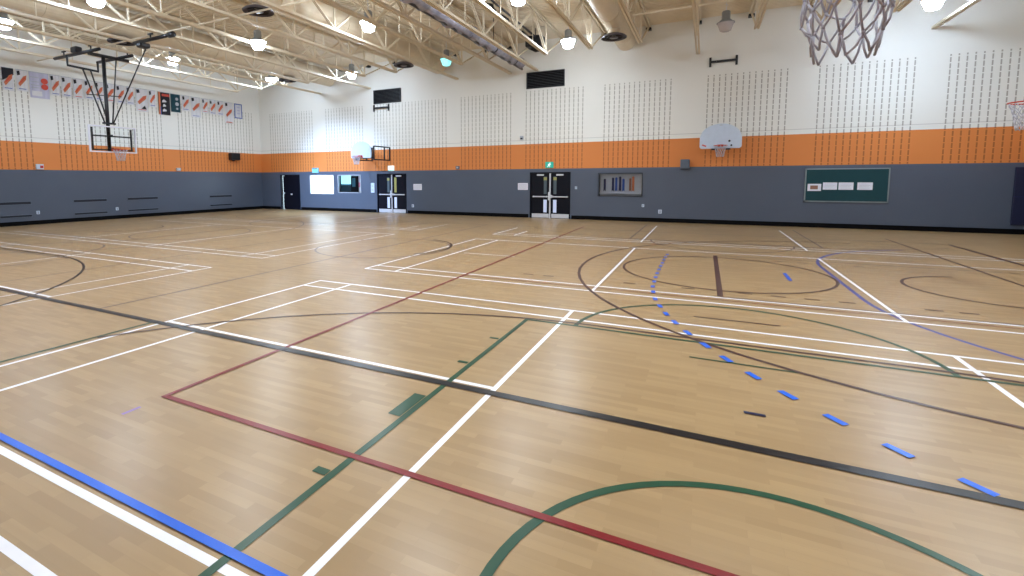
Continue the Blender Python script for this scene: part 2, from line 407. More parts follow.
# round ducts between joists
for x, r, y1, z, tx in ((-3.17, .38, D-.03, 7.55, 'nearest the middle of the far wall'), (-12.05, .45, 21.3, 7.5, 'left of the rolled curtain'), (-19.2, .45, 21.4, 7.52, 'farthest left'), ):
    d = thing('air_duct', (x, y1, z-r), 'round cream air duct running towards the far wall, ' + tx, 'duct', 'round air ducts')
    pts = [(0, -y1+YN+.1, r), (0, 0, r)]
    mb = MB().tube(pts, r, 28); mb.build('duct_run', M['duct'], d, smooth=False)
    for k in range(5): MB().bar((0, -.8-k*4, 2*r), (0, -.8-k*4, ZD-(z-r)), .05, .01).build('duct_hanger', M['cream'], d)
    yy = y1-1.2
    while yy > 1:
        MB().tube([(0, yy-y1-.03, r), (0, yy-y1+.03, r)], r+.015, 28).build('duct_collar', M['duct'], d); yy -= 3.0
for x, y_, tx in ((-19.3, 10.6, 'behind the hanging basketball hoop'), (-12.2, 10.6, 'under the middle duct, nearer the camera'), (-12.2, 18.4, 'under the middle duct near the far wall'), (-3.12, 18.3, 'under the right-hand duct'), (-19.3, 18.4, 'under the left duct near the far corner')):
    d = thing('round_air_diffuser', (x, y_, 6.86), 'round grey ceiling air diffuser ' + tx, 'air diffuser', 'round air diffusers')
    MB().lathe([(.44, 0), (.45, .03), (.38, .09), (.2, .16), (.2, .185)], 32).build('outer_cone', M['diff'], d, smooth=True)
    MB().lathe([(.30, .01), (.31, .03), (.24, .08), (.14, .12)], 32).build('middle_ring', M['diffin'], d, smooth=True)
    MB().lathe([(0, .0), (.14, 0), (.15, .02), (.08, .06), (0, .07)], 24).build('centre_plate', M['diff'], d, smooth=True)
    MB().lathe([(.21, .14), (.21, .30 if x == -3.12 else .188)], 24).build('neck', M['duct'], d, smooth=True)

# rolled divider curtain between the paired joists
cu = thing('rolled_divider_curtain', (-7.6, 20.9, 6.85), 'long rolled grey vinyl divider curtain hung between two roof joists, middle of the ceiling', 'curtain')
pts = []; rr = []
for k in range(120):
    y_ = -k*.17; pts.append((.03*math.sin(k*.9), y_, .12+.02*math.sin(k*1.7))); rr.append(.2+.03*math.sin(k*1.3)+.02*random.random())
MB().tube(pts, rr, 14).build('rolled_vinyl', M['curtain'], cu, smooth=True)
MB().tube([(-.02, .25, -.06), (-.02, -20.3, -.06)], .05, 10).build('bottom_pipe', M['diffin'], cu, smooth=True)
mb = MB()
for k in range(9): MB().tube([(.2*math.cos(a), -.9-k*2.2, .12+.2*math.sin(a)) for a in [2*PI*i/16 for i in range(16)]], .018, 6, True).build('lifting_strap', M['dark_p'], cu)
for k in (1, 4, 7): MB().bar((0, -.9-k*2.2, .3), (0, -.9-k*2.2, ZD-6.85), .02).build('hanger_rod', M['diffin'], cu)
bn = thing('black_netting_roll', (-6.55, 20.0, 7.35), 'bunched black netting and pipe above the joists right of the curtain roll', 'netting roll')
pts = []; rr = []
for k in range(90):
    pts.append((.05*math.sin(k*1.1), -k*.2, .12+.04*math.sin(k*2.3))); rr.append(max(.03, .045+.03*math.sin(k*.8)+(.28 if k < 4 else 0)*(1-k/4)+.02*random.random()))
MB().tube(pts, rr, 10).build('bunched_net', M['netting'], bn, smooth=True)
for k in range(4): MB().bar((.0, -.2-k*4.5, .15), (.0, -.2-k*4.5, ZD-7.35), .025).build('hanger_rod', M['black'], bn)
MB().box(-.35, .35, -.5, .1, -.05, .38).build('drive_motor', M['black'], bn, bevel=.03)
MB().tube([(.1, 0, .3), (.1, -18, .3)], .035, 8).build('drive_pipe', M['black'], bn)

# ------------------------------------------------------------------ lamps
def lamp(x, y_, kind, tx, zz=6.92):
    o = thing('high_bay_lamp', (x, y_, zz), tx, 'lamp', 'high bay lamps')
    n = 20
    MB().lathe([(0, 0), (.12, .0), (.17, .03), (.235, .22), (.26, .26), (.25, .28)], n).build('glass_refractor', M[kind], o, smooth=True)
    MB().lathe([(.275, .265), (.275, .285), (.2, .31), (.2, .33), (.13, .40), (.13, .62), (.1, .66), (0, .67)], n).build('ballast_housing', M['housing'], o, smooth=True)
    mb = MB().tube([(0, 0, .66), (0, 0, .8), (.04, 0, .84), (0, 0, .88), (-.03, 0, .86)], .012, 6)
    mb.bar((0, 0, .86), (0, 0, ZD-zz), .015).build('hanging_hook', M['steel'], o)
    if kind != 'lampoff':
        spot(o, (0, 0, -.03), (0, 0, -1), SPOT*(.3 if kind == 'lampteal' else .65 if x < -12 else 1), (.83,.92,1) if kind == 'lamp' else (.7,.85,1), 150)
    return o
def spot(par, loc, d, power, col, ang):
    l = bpy.data.lights.new('lamp_or_wash_light', 'SPOT'); l.energy = power; l.color = col; l.spot_size = math.radians(ang); l.spot_blend = 1; l.shadow_soft_size = .2
    lo = bpy.data.objects.new('lamp_or_wash_light', l); C.objects.link(lo); lo.parent = par; lo.location = loc
    lo.rotation_euler = Vector(d).to_track_quat('-Z', 'Y').to_euler()
SPOT = 255
LP = {
 (-20.9, 7.85): ('lampblue', 'glowing blue-white lamp at the far left edge above the banners'),
 (-15.5, 7.9): ('lampblue', 'glowing lamp cut by the top edge of the photo, above the hanging hoop'),
 (-20.9, 13.5): ('lampblue', 'glowing blue-white lamp just right of the ceiling pipes of the hanging hoop'),
 (-14.45, 12.48): ('lamp', 'glowing lamp below the round diffuser in the left half of the ceiling'),
 (-10.15, 13.25): ('lamp', 'large glowing white lamp left of the rolled curtain, between two joists'),
 (-10.2, 18.7): ('lampteal', 'lamp with a teal green glow beside the end of the middle duct'),
 (-20.55, 18.5): ('lampblue', 'glowing lamp nearest the far left corner of the ceiling'),
 (-15.5, 18.85): ('lampblue', 'small glowing lamp above the dark louvre on the left'),
 (-4.88, 13.2): ('lamp', 'glowing lamp at the top edge of the photo right of the curtain roll'),
 (-4.78, 18.3): ('lamp', 'glowing white lamp above the wider dark louvre'),
 (.43, 18.7): ('lampoff', 'unlit lamp with a grey housing near the far wall'),
 (5.78, 19.1): ('lampblue', 'glowing lamp at the top right against the far wall'),
}
for (x, y_), (k, tx) in LP.items():
    lo = lamp(x, y_, k, tx, 6.83 if x < -20 else 6.47 if x == -14.45 else 6.72)
    if (x, y_) in ((-20.9, 13.5), (-14.45, 12.48)): spot(lo, (0, 0, -.03), (-18.8-x, D-y_, -5.9), 3600, (.42,.63,1), 54)  # added blue beam standing in for the glow on the far left wall
for x, y_, tx in ((-10.3, 8, 'outside the frame above the left court'), (-5, 8, 'outside the frame above the middle of the hall'), (.43, 8, 'outside the frame above the near right court'), (5.78, 13.4, 'outside the frame above the right hoop'), (.43, 2.9, 'outside the frame above the near hoop'), (-10.3, 2.9, 'outside the frame, near row above the left court'), (5.78, 8.4, 'outside the frame on the right side'), (-15.7, 2.9, 'outside the frame, near row, third from left'), (-5, 2.9, 'outside the frame, near row above the camera side'), (5.78, 4, 'outside the frame in the near right corner')):
    lamp(x, y_, 'lamp', 'glowing high bay lamp ' + tx)

# ------------------------------------------------------------------ basketball hoops
def net_mesh(r0=.225, length=.45, n=12, rows=5, rbot=.12, cord=.006, jit=.0, rnd=None):
    mb = MB(); rnd = rnd or random.Random(3); lv = []
    for k in range(rows+1):
        t_ = k/rows; r = r0+(rbot-r0)*(t_**.55); z = -length*t_; ring = []
        for j in range(n):
            a = 2*PI*(j+.5*(k % 2))/n + rnd.uniform(-jit, jit)*3
            q = r*(1+rnd.uniform(-jit, jit)*2)
            ring.append(Vector((q*math.cos(a), q*math.sin(a), z+rnd.uniform(-jit, jit)*length*(1.2 if k > 1 else 0))))
        lv.append(ring)
    def strand(a, b):
        m = (a+b)/2; m = m+Vector((m.x, m.y, 0))*.03+Vector((rnd.uniform(-jit, jit)*.1, rnd.uniform(-jit, jit)*.1, -.006))
        mb.tube([a, m, b], cord, 6)
    for k in range(rows):
        for j in range(n):
            o = j+1 if k % 2 else j-1
            strand(lv[k][j], lv[k+1][j]); strand(lv[k][j], lv[k+1][o % n])
    for k in range(1, rows):
        for j in range(n):
            p = lv[k][j]; mb.tube([p+Vector((0, 0, cord*1.5)), p-Vector((0, 0, cord*1.5))], cord*1.5, 6)
    return mb
def rim_mesh(): return MB().tube([(.23*math.cos(a), .23*math.sin(a), 0) for a in [2*PI*i/40 for i in range(40)]], .011, 8, True)
def fan_board(w, h):
    pts = []
    r = .09
    for a in range(180, 271, 15): pts.append((-w/2+r+r*math.cos(math.radians(a)), r+r*math.sin(math.radians(a))))
    for a in range(270, 361, 15): pts.append((w/2-r+r*math.cos(math.radians(a)), r+r*math.sin(math.radians(a))))
    zs = h*.36
    for a in range(0, 181, 6): pts.append((w/2*math.cos(math.radians(a))*1.0, zs+(h-zs)*math.sin(math.radians(a))**.9))
    return pts
def wall_hoop(x, yb, zb, w, h, label, net=True):
    """fan board facing -y, origin at the board's foot"""
    o = thing('wall_basketball_hoop', (x, yb, zb), label, 'basketball hoop')
    bd = MB().prism(fan_board(w, h), 1, -.02, .02).build('backboard', M['white'], o, bevel=.006)
    MB().prism([(p[0]*1, p[1]) for p in fan_board(w, h)], 1, .021, .035).build('board_back', M['ltgrey'], o)
    MB().box(-.3, -.1, -.06, .02, -.06, .0).build('foot_bracket', M['black'], o)
    MB().box(.14, .34, -.06, .02, -.06, .0).build('foot_bracket', M['black'], o)
    MB().box(-.1, .1, -.16, -.02, .06, .14).build('rim_mount', M['rim'], o)
    r = rim_mesh().build('rim', M['rim'], o, (0, -.39, .09), smooth=True)
    net_mesh(length=.42).build('net', M['net'], r, (0, 0, -.005), smooth=True)
    d = D-yb
    return o, d
h1, d = wall_hoop(.47, 20.85, 2.96, 1.42, .93, 'white fan-shaped wall basketball hoop right of centre on the far wall')
for sx in (-.35, .35):
    MB().bar((sx, .035, .25), (sx, d, .25), .05).bar((sx, .035, .7), (sx, d, .7), .05).bar((sx, .04, .2), (sx, .04, .78), .05).bar((sx, .05, .3), (sx, d, .68), .03).build('wall_bracket', M['black'], h1)
MB().tube([(.30, -.024, .27), (.30, -.03, .27)], .04, 12).tube([(.37, -.024, .11), (.37, -.03, .11)], .035, 12).build('target_sticker', M['dark_p'], h1)
MB().bar((-.62, -.024, .15), (-.48, -.024, .09), .01, .05).build('maker_label', M['redprint'], h1)
MB().box(-.05, .05, -.026, -.021, .86, .89).build('top_mark', M['ltgrey'], h1)
h2, d = wall_hoop(-16.0, 20.05, 2.93, 1.3, .84, 'white fan-shaped hoop on a black swing frame on the left of the far wall')
mb = MB()
for sx in (-.45, .72):
    y0, y1, z0, z1 = .12, d, -.08, .6
    for a, b in (((y0, z0), (y1, z0)), ((y0, z1), (y1, z1)), ((y0, z0), (y0, z1)), ((y1-.02, z0), (y1-.02, z1)), ((y1-.5, z0), (y1-.5, z1))):
        mb.bar((sx, a[0], a[1]), (sx, b[0], b[1]), .06)
mb.build('swing_frame', M['black'], h2)
MB().bar((-.45, .12, 0), (.75, .12, 0), .05).bar((-.45, .12, .5), (.75, .12, .5), .05).bar((.55, .05, 0), (.55, .05, .55), .05).build('cross_rail', M['black'], h2)
MB().box(-.4, .15, -.05, -.02, .02, .06).build('lower_red_trim', M['red'], h2)

def ceiling_hoop(xb, yb, s, label):
    """glass board in the y-z plane; s=+1 faces +x, -1 faces -x"""
    o = thing('ceiling_hung_basketball_hoop', (xb, yb, 2.9), label, 'basketball hoop')
    o.scale = (1, 1, 1)
    X = lambda v: s*v
    B = lambda mb, x0, x1, *r: mb.box(min(X(x0), X(x1)), max(X(x0), X(x1)), *r)
    B(MB(), -.006, .006, -.78, .78, .03, .97).build('glass_backboard', M['glass'], o)
    mb = MB()
    for y_ in (-.8, .8): B(mb, -.03, .03, y_-.025, y_+.025, 0, 1.0)
    B(mb, -.03, .03, -.775, .775, 0, .045); B(mb, -.03, .03, -.775, .775, .955, 1.0)
    mb.build('board_frame', M['paper'], o)
    mb = MB()
    for y_ in (-.68, .68): mb.bar((X(-.07), y_, .08), (X(-.07), y_, .93), .05)
    for z in (.10, .62): mb.bar((X(-.07), -.7, z), (X(-.07), .7, z), .05)
    mb.build('rear_support_frame', M['black'], o)
    B(MB(), .02, .16, -.1, .1, .06, .16).build('rim_mount', M['rim'], o)
    r = rim_mesh().build('rim', M['rim'], o, (X(.42), 0, .1), smooth=True)
    net_mesh(length=.42).build('net', M['net'], r, (0, 0, -.005), smooth=True)
    MB().tube([(X(-.3), 0, .05), (X(-.3), 0, 3.62)], .065, 12).build('main_mast', M['black'], o, smooth=True)
    MB().bar((X(-.3), 0, .15), (X(-.08), 0, .15), .08).bar((X(-.3), 0, .65), (X(-.08), 0, .65), .08).bar((X(-.2), -.22, 1.12), (X(-.2), .22, 1.12), .07).build('board_clamp', M['black'], o)
    mb = MB()
    for y_ in (-.15, .12):
        mb.tube([(X(-1.5), y_, 3.32), (X(-.25), (.0 if y_ > 0 else -.12), 1.12)], .028, 8)
    mb.build('side_strut', M['black'], o, smooth=True)
    MB().tube([(X(-.25), .42, 3.6), (X(-.2), .12, 1.12)], .024, 8).build('side_strut', M['black'], o, smooth=True)
    MB().tube([(X(2.72), -.1, 3.72), (X(-.15), .12, 1.12)], .022, 8).build('long_brace', M['black'], o, smooth=True)
    MB().bar((X(-.7), -.45, 2.2), (X(-.2), .5, 2.2), .03).build('strut_tie', M['black'], o)
    for y_, x0, x1 in ((-.5, -2.7, .45), (.6, -1.9, .5)):
        MB().tube([(X(x0), y_, 3.72), (X(x1), y_, 3.72)], .058, 12).build('ceiling_pipe', M['black'], o, smooth=True)
    MB().tube([(X(2.35), -.35, 3.72), (X(4.4), -.35, 3.74)], .06, 12).build('brace_pipe', M['black'], o, smooth=True)
    MB().tube([(X(4.3), -.35, 3.74), (X(4.55), -.35, 3.74)], .09, 12).build('pipe_end_cap', M['black'], o, smooth=True)
    MB().box(min(X(2.5), X(2.8)), max(X(2.5), X(2.8)), -.4, -.05, 3.55, 3.72).build('winch_pulley', M['black'], o, bevel=.05)
    MB().tube([(X(-1.4), -.68, 3.68), (X(-1.4), -.68, 3.3), (X(-1.6), .45, 3.3), (X(-1.6), .45, 3.68)], .045, 8).build('rear_drop_frame', M['black'], o)
    MB().tube([(X(-.3), -.5, 3.66), (X(-.3), .9, 3.66)], .06, 10).build('cross_pipe', M['black'], o)
    MB().box(min(X(-.9), X(-1.3)), max(X(-.9), X(-1.3)), -.62, -.38, 3.76, 3.98).build('hoist_motor', M['black'], o, bevel=.05)
    for x_, y_ in ((-2.0, -.5), (-.1, -.5), (.2, .6), (-1.5, .6), (3.3, -.35)):
        MB().bar((X(x_), y_, 3.72), (X(x_), y_, 3.92), .035).bar((X(x_)-.12, y_, 3.91), (X(x_)+.12, y_, 3.91), .05).build('joist_clamp', M['black'], o)
    return o
ceiling_hoop(-20.42, 10.68, 1, 'black-framed glass basketball hoop hung from the ceiling at the left')
ceiling_hoop(4.88, 10.68, -1, 'ceiling-hung hoop whose red rim shows at the right edge of the photo')

# near hoop above the camera: only its net reaches into the picture
nh = thing('wall_basketball_hoop', (.47, 1.95, 2.66), 'nearest basketball hoop, its white net hanging into the top of the photo', 'basketball hoop')
MB().prism(fan_board(1.42, .93), 1, -.02, .02).build('backboard', M['white'], nh, bevel=.006)
MB().box(-.1, .1, .02, .22, .06, .14).build('rim_mount', M['rim'], nh)
r = rim_mesh().build('rim', M['rim'], nh, (0, .45, .12), smooth=True)
net_mesh(length=.44, cord=.0043, rbot=.106, rows=6, jit=.05, rnd=random.Random(11)).build('net', M['net'], r, (0, 0, -.005), smooth=True)
for sx in (-.35, .35): MB().bar((sx, -.02, .25), (sx, -2.38, .25), .05).bar((sx, -.02, .7), (sx, -2.38, .7), .05).build('wall_bracket', M['black'], nh)

# ------------------------------------------------------------------ doors
def door(name, a, b, single=False, closers=(1, 1), top=('greyglass', 'greyglass')):
    cx = (a+b)/2; w = b-a
    o = bpy.data.objects.new(name, None); C.objects.link(o); o.location = (cx, D+.08, 0); struct(o)
    mb = MB(); mb.box(-w/2, -w/2+.05, -.1, .12, 0, 2.13).box(w/2-.05, w/2, -.1, .12, 0, 2.13).box(-w/2, w/2, -.1, .12, 2.08, 2.13)
    mb.build('door_frame', M['blackdoor'], o)
    if single: return o
    MB().box(-.03, .03, -.07, .05, 0, 2.08).build('centre_mullion', M['steel'], o)
    for s in (-1, 1):
        x0, x1 = (-w/2+.055, -.032) if s < 0 else (.032, w/2-.055)
        lf = MB().box(x0, x1, -.04, .01, .01, 2.075).build('door_leaf', M['blackdoor'], o, bevel=.003)
        xi = s*.23
        MB().box(xi-.07, xi+.07, -.047, -.04, 1.12, 1.93).build('vision_glass', M[top[0 if s < 0 else 1]], lf)
        MB().box(xi-.075, xi+.075, -.05, -.047, 1.76, 1.90).build('wired_glass_top', M['yellowglass'], lf)
        MB().box(xi-.08, xi+.08, -.05, -.04, .27, .86).build('lower_glass', M['paleglass'], lf)
        MB().box(x0+.03, x1-.02, -.046, -.04, .02, .21).build('kick_plate', M['steel'], lf)
        MB().box(x0+.08 if s < 0 else .1, -.1 if s < 0 else x1-.06, -.11, -.07, .98, 1.03).box(x0+.1, x0+.14, -.075, -.04, .97, 1.04).box(x1-.14, x1-.1, -.075, -.04, .97, 1.04).build('push_bar', M['steel'], lf)
        if closers[0 if s < 0 else 1]:
            MB().box(s*.46-.16, s*.46+.16, -.1, -.04, 1.97, 2.04).build('door_closer', M['steel'], lf)
    MB().box(-.07, .03, -.12, -.07, .84, 1.22).box(.03, .12, -.12, -.07, .96, 1.08).build('lock_case', M['steel'], o)
    return o
d1 = door('door_1', *DOORS[0], single=True)
# single leaf standing slightly ajar, daylight in the slit to its left
lf = MB().box(-.615, .75, -.05, .0, .01, 2.075).build('door_leaf', M['blackdoor'], d1)
MB().box(.03, .13, -.1, -.05, .9, .98).build('door_handle', M['steel'], lf)
MB().box(-.75, -.6, .06, .10, .0, 2.08).build('daylit_gap', M['gapday'], d1)
MB().box(-.6, -.5, -.08, -.05, .96, 1.04).build('door_latch', M['white'], lf)
door('door_2', *DOORS[1], closers=(0, 1), top=('greyglass', 'yellowglass'))
door('door_3', *DOORS[2])
struct(MB().box(-L, XR, D+.3, D+.34, 0, 2.4).build('trim_1', M['blackdoor']))

# windows of the far wall
def framed_window(name, W, pane):
    a, b, z0, z1 = W; o = bpy.data.objects.new(name, None); C.objects.link(o); o.location = ((a+b)/2, D, z0); struct(o)
    w = b-a; h = z1-z0
    MB().box(-w/2, -w/2+.04, -.02, .1, 0, h).box(w/2-.04, w/2, -.02, .1, 0, h).box(-w/2, w/2, -.02, .1, 0, .04).box(-w/2, w/2, -.02, .1, h-.04, h).build('window_frame', M['ltgrey'], o)
    return o, w, h
o, w, h = framed_window('window_1', W1, 'daylight'); MB().box(-w/2+.04, w/2-.04, .05, .07, .04, h-.04).build('window_pane', M['daylight'], o)
o, w, h = framed_window('window_2', W2, 'glass')
MB().box(-w/2+.04, w/2-.04, .03, .038, .04, h-.04).build('window_pane', M['glass'], o)
MB().box(-w/2, w/2, .26, .29, 0, h).build('inner_lining', M['tealroom'], o)
MB().box(-w/2+.05, -.05, .22, .25, .5, h-.05).build('lit_upper_panel', M['screen'], o)
MB().box(-w/2+.05, -.02, .18, .25, .04, .42).build('low_cabinet', M['tealdark'], o)
MB().box(.0, w/2-.28, .14, .25, .05, h-.08).build('dark_cabinet', M['blackdoor'], o)
MB().box(.1, .32, .13, .139, .35, .85).build('pale_reflection_panel', M['tealroom'], o)
MB().box(w/2-.26, w/2-.06, .12, .14, .06, h-.05).build('side_notice_strip', M['paper'], o)
MB().box(w/2-.25, w/2-.07, .105, .119, .34, .6).build('pink_poster', M['pink'], o)

# ------------------------------------------------------------------ recessed display case with ribbons
a, b, z0, z1 = CASE; w = b-a; h = z1-z0
o = thing('display_case', ((a+b)/2, D, z0), 'recessed glass display case with blue and orange rosette ribbons right of the middle doors', 'display case')
MB().box(-w/2, w/2, .2, .24, 0, h).build('back_panel', M['caseback'], o)
MB().box(-w/2, -w/2+.06, -.03, .2, 0, h).box(w/2-.03, w/2, -.03, .2, 0, h).box(-w/2, w/2, -.03, .2, h-.06, h).box(-w/2, w/2, -.03, .2, 0, .03).build('case_frame', M['caseframe'], o)
MB().box(-w/2+.06, w/2-.03, .02, .2, .13, .15).build('glass_shelf', M['steel'], o)
MB().box(-w/2+.06, w/2-.03, -.01, -.004, .03, h-.06).build('glass_front', M['glass'], o)
for k, (x, hh, c_) in enumerate(((-.66, .5, 'navy_p'), (-.31, .55, 'navy_p'), (-.17, .56, 'blue_p'), (-.01, .6, 'navy_p'), (.13, .5, 'blue_p'), (.41, .52, 'brown_p'), (.53, .6, 'orange_p'))):
    r = thing('award_ribbon', ((a+b)/2+x, D+.15, z0+.22), ('dark navy ribbon alone at the left end of the display case', 'navy ribbon left of the blue pair in the display case', 'tall blue ribbon in the middle of the display case', 'darkest blue ribbon right of centre in the display case', 'short bright blue ribbon beside the darkest one in the display case', 'brownish ribbon left of the orange one in the display case', 'orange ribbon at the right of the display case')[k], 'ribbon', 'ribbons in the display case')
    MB().prism([(-.05, 0), (0, .05), (.05, 0), (.045, hh), (-.045, hh)], 1, 0, .01).build('tails', M[c_], r)
    MB().tube([(0, -.02, hh), (0, .01, hh)], .05, 14).build('rosette', M[c_], r)

# green pin board with sheets
o = thing('pin_board', (4.53, D, .95), 'dark green pin board with a pale metal frame at the right of the far wall', 'pin board')
MB().box(-1.19, 1.19, -.03, 0, .02, 1.2).build('felt_panel', M['green_board'], o)
MB().box(-1.22, -1.18, -.031, 0, 0, 1.22).box(1.18, 1.22, -.031, 0, 0, 1.22).box(-1.22, 1.22, -.031, 0, 0, .04).box(-1.22, 1.22, -.031, 0, 1.18, 1.22).build('board_frame', M['alu'], o)
for k, (x0, x1, z, tx) in enumerate(((3.4, 3.81, 1.35, 'landscape sheet with a brown picture at the left end of the green pin board'), (3.86, 4.28, 1.4, 'white sheet second from the left on the green pin board'), (4.32, 4.75, 1.4, 'white sheet third from the left on the green pin board'), (4.86, 5.29, 1.4, 'white sheet set apart at the right on the green pin board'))):
    s = thing('notice_sheet', ((x0+x1)/2, D-.0301, z), tx, 'paper sheet', 'sheets on the pin board')
    ww = (x1-x0)/2
    MB().box(-ww, ww, -.008, 0, 0, .26).build('sheet', M['paper'], s)
    if k == 0: MB().box(-ww+.08, ww-.1, -.012, -.008, .06, .2).build('picture', M['brown_p'], s)
    else:
        mb = MB()
        for q in range(4): mb.box(-ww+.05, ww-.07-.04*(q % 2), -.0095, -.008, .05+.05*q, .058+.05*q)
        mb.build('printed_rows', M['ltgrey'], s)

# wall-mounted items on the far wall
def plate(name, cat, x, z, w, h, mat, label, d=.03, group=None, plane='b'):
    """small boxed item with a raised face and a screw or slot detail"""
    if plane == 'b': loc = (x, D, z-h/2); rz = 0
    else: loc = (-L, x, z-h/2); rz = PI/2
    o = thing(name, loc, label, cat, group, rz)
    MB().box(-w/2, w/2, -d, .004, 0, h).build('body', M[mat], o, bevel=min(w, h)*.08)
    return o
def noticep(x, z, w, h, label):
    o = plate('wall_notice', 'notice', x, z, w, h, 'paper', label, .01)
    mb = MB()
    for q in range(4): mb.box(-w/2+.04, w/2-.05, -.0125, -.01, h*(.2+.18*q), h*(.25+.18*q))
    mb.build('printed_rows', M['ltgrey'], o)
noticep(-7.7, 1.47, .5, .32, 'white notice sheet just left of the middle double doors')
noticep(-13.55, 1.42, .52, .32, 'white notice sheet just right of the left double doors')
o = plate('switch_panel', 'switch panel', -16.45, 1.36, .24, .54, 'white', 'tall white switch panel left of the left double doors', .05)
MB().box(-.05, .05, -.06, -.05, .1, .22).box(-.05, .05, -.06, -.05, .3, .42).build('switch_row', M['ltgrey'], o)
def outlet(x, z, label, plane='b', s=.1):
    o = plate('wall_outlet', 'outlet', x, z, s, s*1.2, 'white', label, .015, 'wall outlets', plane)
    MB().box(-.02, .02, -.018, -.015, s*.3, s*.5).box(-.02, .02, -.018, -.015, s*.7, s*.9).build('sockets', M['dark_p'], o)
outlet(-1.64, .44, 'round-looking white wall outlet right of and below the display case', s=.14)
outlet(-2.32, .68, 'small white switch plate just below the right end of the display case')
outlet(-5.18, 1.42, 'small grey switch plate right of the middle double doors')
outlet(-13.86, .42, 'white wall outlet low on the wall right of the left double doors', s=.13)
outlet(10.05, .5, 'white outlet on the left wall between the first two pairs of slots', 'l', .12)
outlet(13.1, .48, 'white outlet on the left wall between the second and third pairs of slots', 'l', .12)
# exit signs
o = plate('exit_sign', 'exit sign', -6.41, 2.46, .38, .28, 'exitgreen', 'green lit running-man exit sign above the middle double doors', .08)
mb = MB().tube([(.04, -.082, .22), (.04, -.086, .22)], .025, 10)
mb.bar((.02, -.084, .19), (-.02, -.084, .12), .006, .05).bar((-.02, -.084, .12), (.04, -.084, .07), .006, .03).bar((.04, -.084, .07), (.03, -.084, .03), .006, .03).bar((-.02, -.084, .12), (-.08, -.084, .06), .006, .03).bar((.02, -.084, .18), (.08, -.084, .14), .006, .02).bar((.0, -.084, .18), (-.06, -.084, .16), .006, .02)
mb.build('running_figure', M['exitwhite'], o)
o = plate('exit_sign', 'exit sign', -15.19, 2.42, .38, .28, 'exitwhite', 'washed-out white lit exit sign above the left double doors', .08)
MB().box(-.17, .17, -.085, -.08, .02, .04).build('lower_trim', M['exitgreen'], o)
o = plate('exit_sign', 'exit sign', -20.58, 2.36, .46, .3, 'exitblue', 'pale blue lit sign box above the bright window near the far corner', .1)
MB().box(-.19, .19, -.105, -.1, .24, .27).build('upper_trim', M['dark_p'], o)
# grey loudspeaker box, strobes, sensor
o = plate('wall_speaker', 'speaker', -.75, 2.4, .34, .38, 'grey', 'grey wall speaker box just left of the right-hand wall hoop', .22)
MB().box(-.13, .13, -.225, -.22, .05, .33).build('front_grille', M['grey'], o)
o = plate('motion_sensor', 'sensor', -7.76, 3.74, .16, .18, 'ltgrey', 'small grey sensor on the white wall above and left of the middle doors', .08)
MB().box(-.05, .05, -.09, -.08, .03, .09).build('lens', M['dark_p'], o)
o = plate('alarm_strobe', 'alarm strobe', -11.15, 2.4, .2, .16, 'grey', 'small grey alarm strobe between the two sets of double doors', .07)
MB().box(-.05, .05, -.085, -.07, .04, .12).build('lens', M['ltgrey'], o)
o = plate('alarm_strobe', 'alarm strobe', 10.22, 2.42, .26, .22, 'white', 'white and red alarm strobe on the left wall, left of the hanging hoop', .08, None, 'l')
MB().box(.0, .1, -.1, -.08, .05, .16).build('red_lens', M['red'], o)
o = plate('alarm_strobe', 'alarm strobe', 16.19, 2.4, .22, .16, 'ltgrey', 'grey alarm strobe on the left wall, right of the hanging hoop', .08, None, 'l')
MB().box(-.05, .05, -.1, -.08, .04, .12).build('lens', M['white'], o)
# left wall loudspeaker
o = plate('wall_speaker', 'speaker', 19.55, 3.2, .6, .42, 'black', 'black loudspeaker on the left wall near the corner', .3, None, 'l')
MB().box(-.26, .26, -.31, -.3, .04, .38).build('front_grille', M['netting'], o)
MB().box(-.05, .05, -.12, .0, -.05, .0).build('mount_bracket', M['black'], o)
# dark louvres
for x0, x1, z0, z1, tx in ((-16.26, -14.5, 5.9, 6.62, 'narrower dark ventilation louvre high on the left of the far wall'), (-7.54, -5.76, 5.96, 6.69, 'dark ventilation louvre high on the far wall in the middle')):
    o = thing('wall_louvre', ((x0+x1)/2, D, z0), tx, 'louvre', 'wall louvres'); w = x1-x0; h = z1-z0
    MB().box(-w/2, w/2, -.01, 0, 0, h).build('back_plate', M['base'], o)
    MB().box(-w/2, -w/2+.04, -.06, 0, 0, h).box(w/2-.04, w/2, -.06, 0, 0, h).box(-w/2, w/2, -.06, 0, 0, .04).box(-w/2, w/2, -.06, 0, h-.04, h).build('frame', M['louver'], o)
    mb = MB()
    for k in range(9): mb.bar((-w/2+.04, -.03, .08+k*(h-.14)/8.5), (w/2-.04, -.03, .08+k*(h-.14)/8.5), .045, .02)
    mb.build('blades', M['louver'], o)
# H-shaped black brackets
for x, z, w, tx in ((.47, 6.34, .92, 'black H-shaped wall bracket above the right-hand wall hoop'), (-15.78, 5.66, .98, 'black H-shaped wall bracket below the left louvre')):
    o = thing('wall_bracket', (x, D, z-.17), tx, 'bracket')
    MB().box(-w/2-.03, -w/2+.05, -.05, 0, 0, .36).build('end_plate', M['black'], o)
    MB().box(w/2-.05, w/2+.03, -.05, 0, 0, .36).build('end_plate', M['black'], o)
    MB().box(-w/2+.05, w/2-.05, -.1, -.03, .14, .22).build('cross_bar', M['black'], o)
# blue wall pad at the right end of the far wall
o = thing('wall_pad', (9.25, D, .3), 'dark navy wall pad at the right end of the far wall', 'wall pad')
MB().box(-.42, .42, -.06, 0, 0, 1.85).build('pad_body', M['pad'], o, bevel=.02)
MB().box(-.42, .42, -.063, -.058, .9, .92).build('seam', M['navy_p'], o)

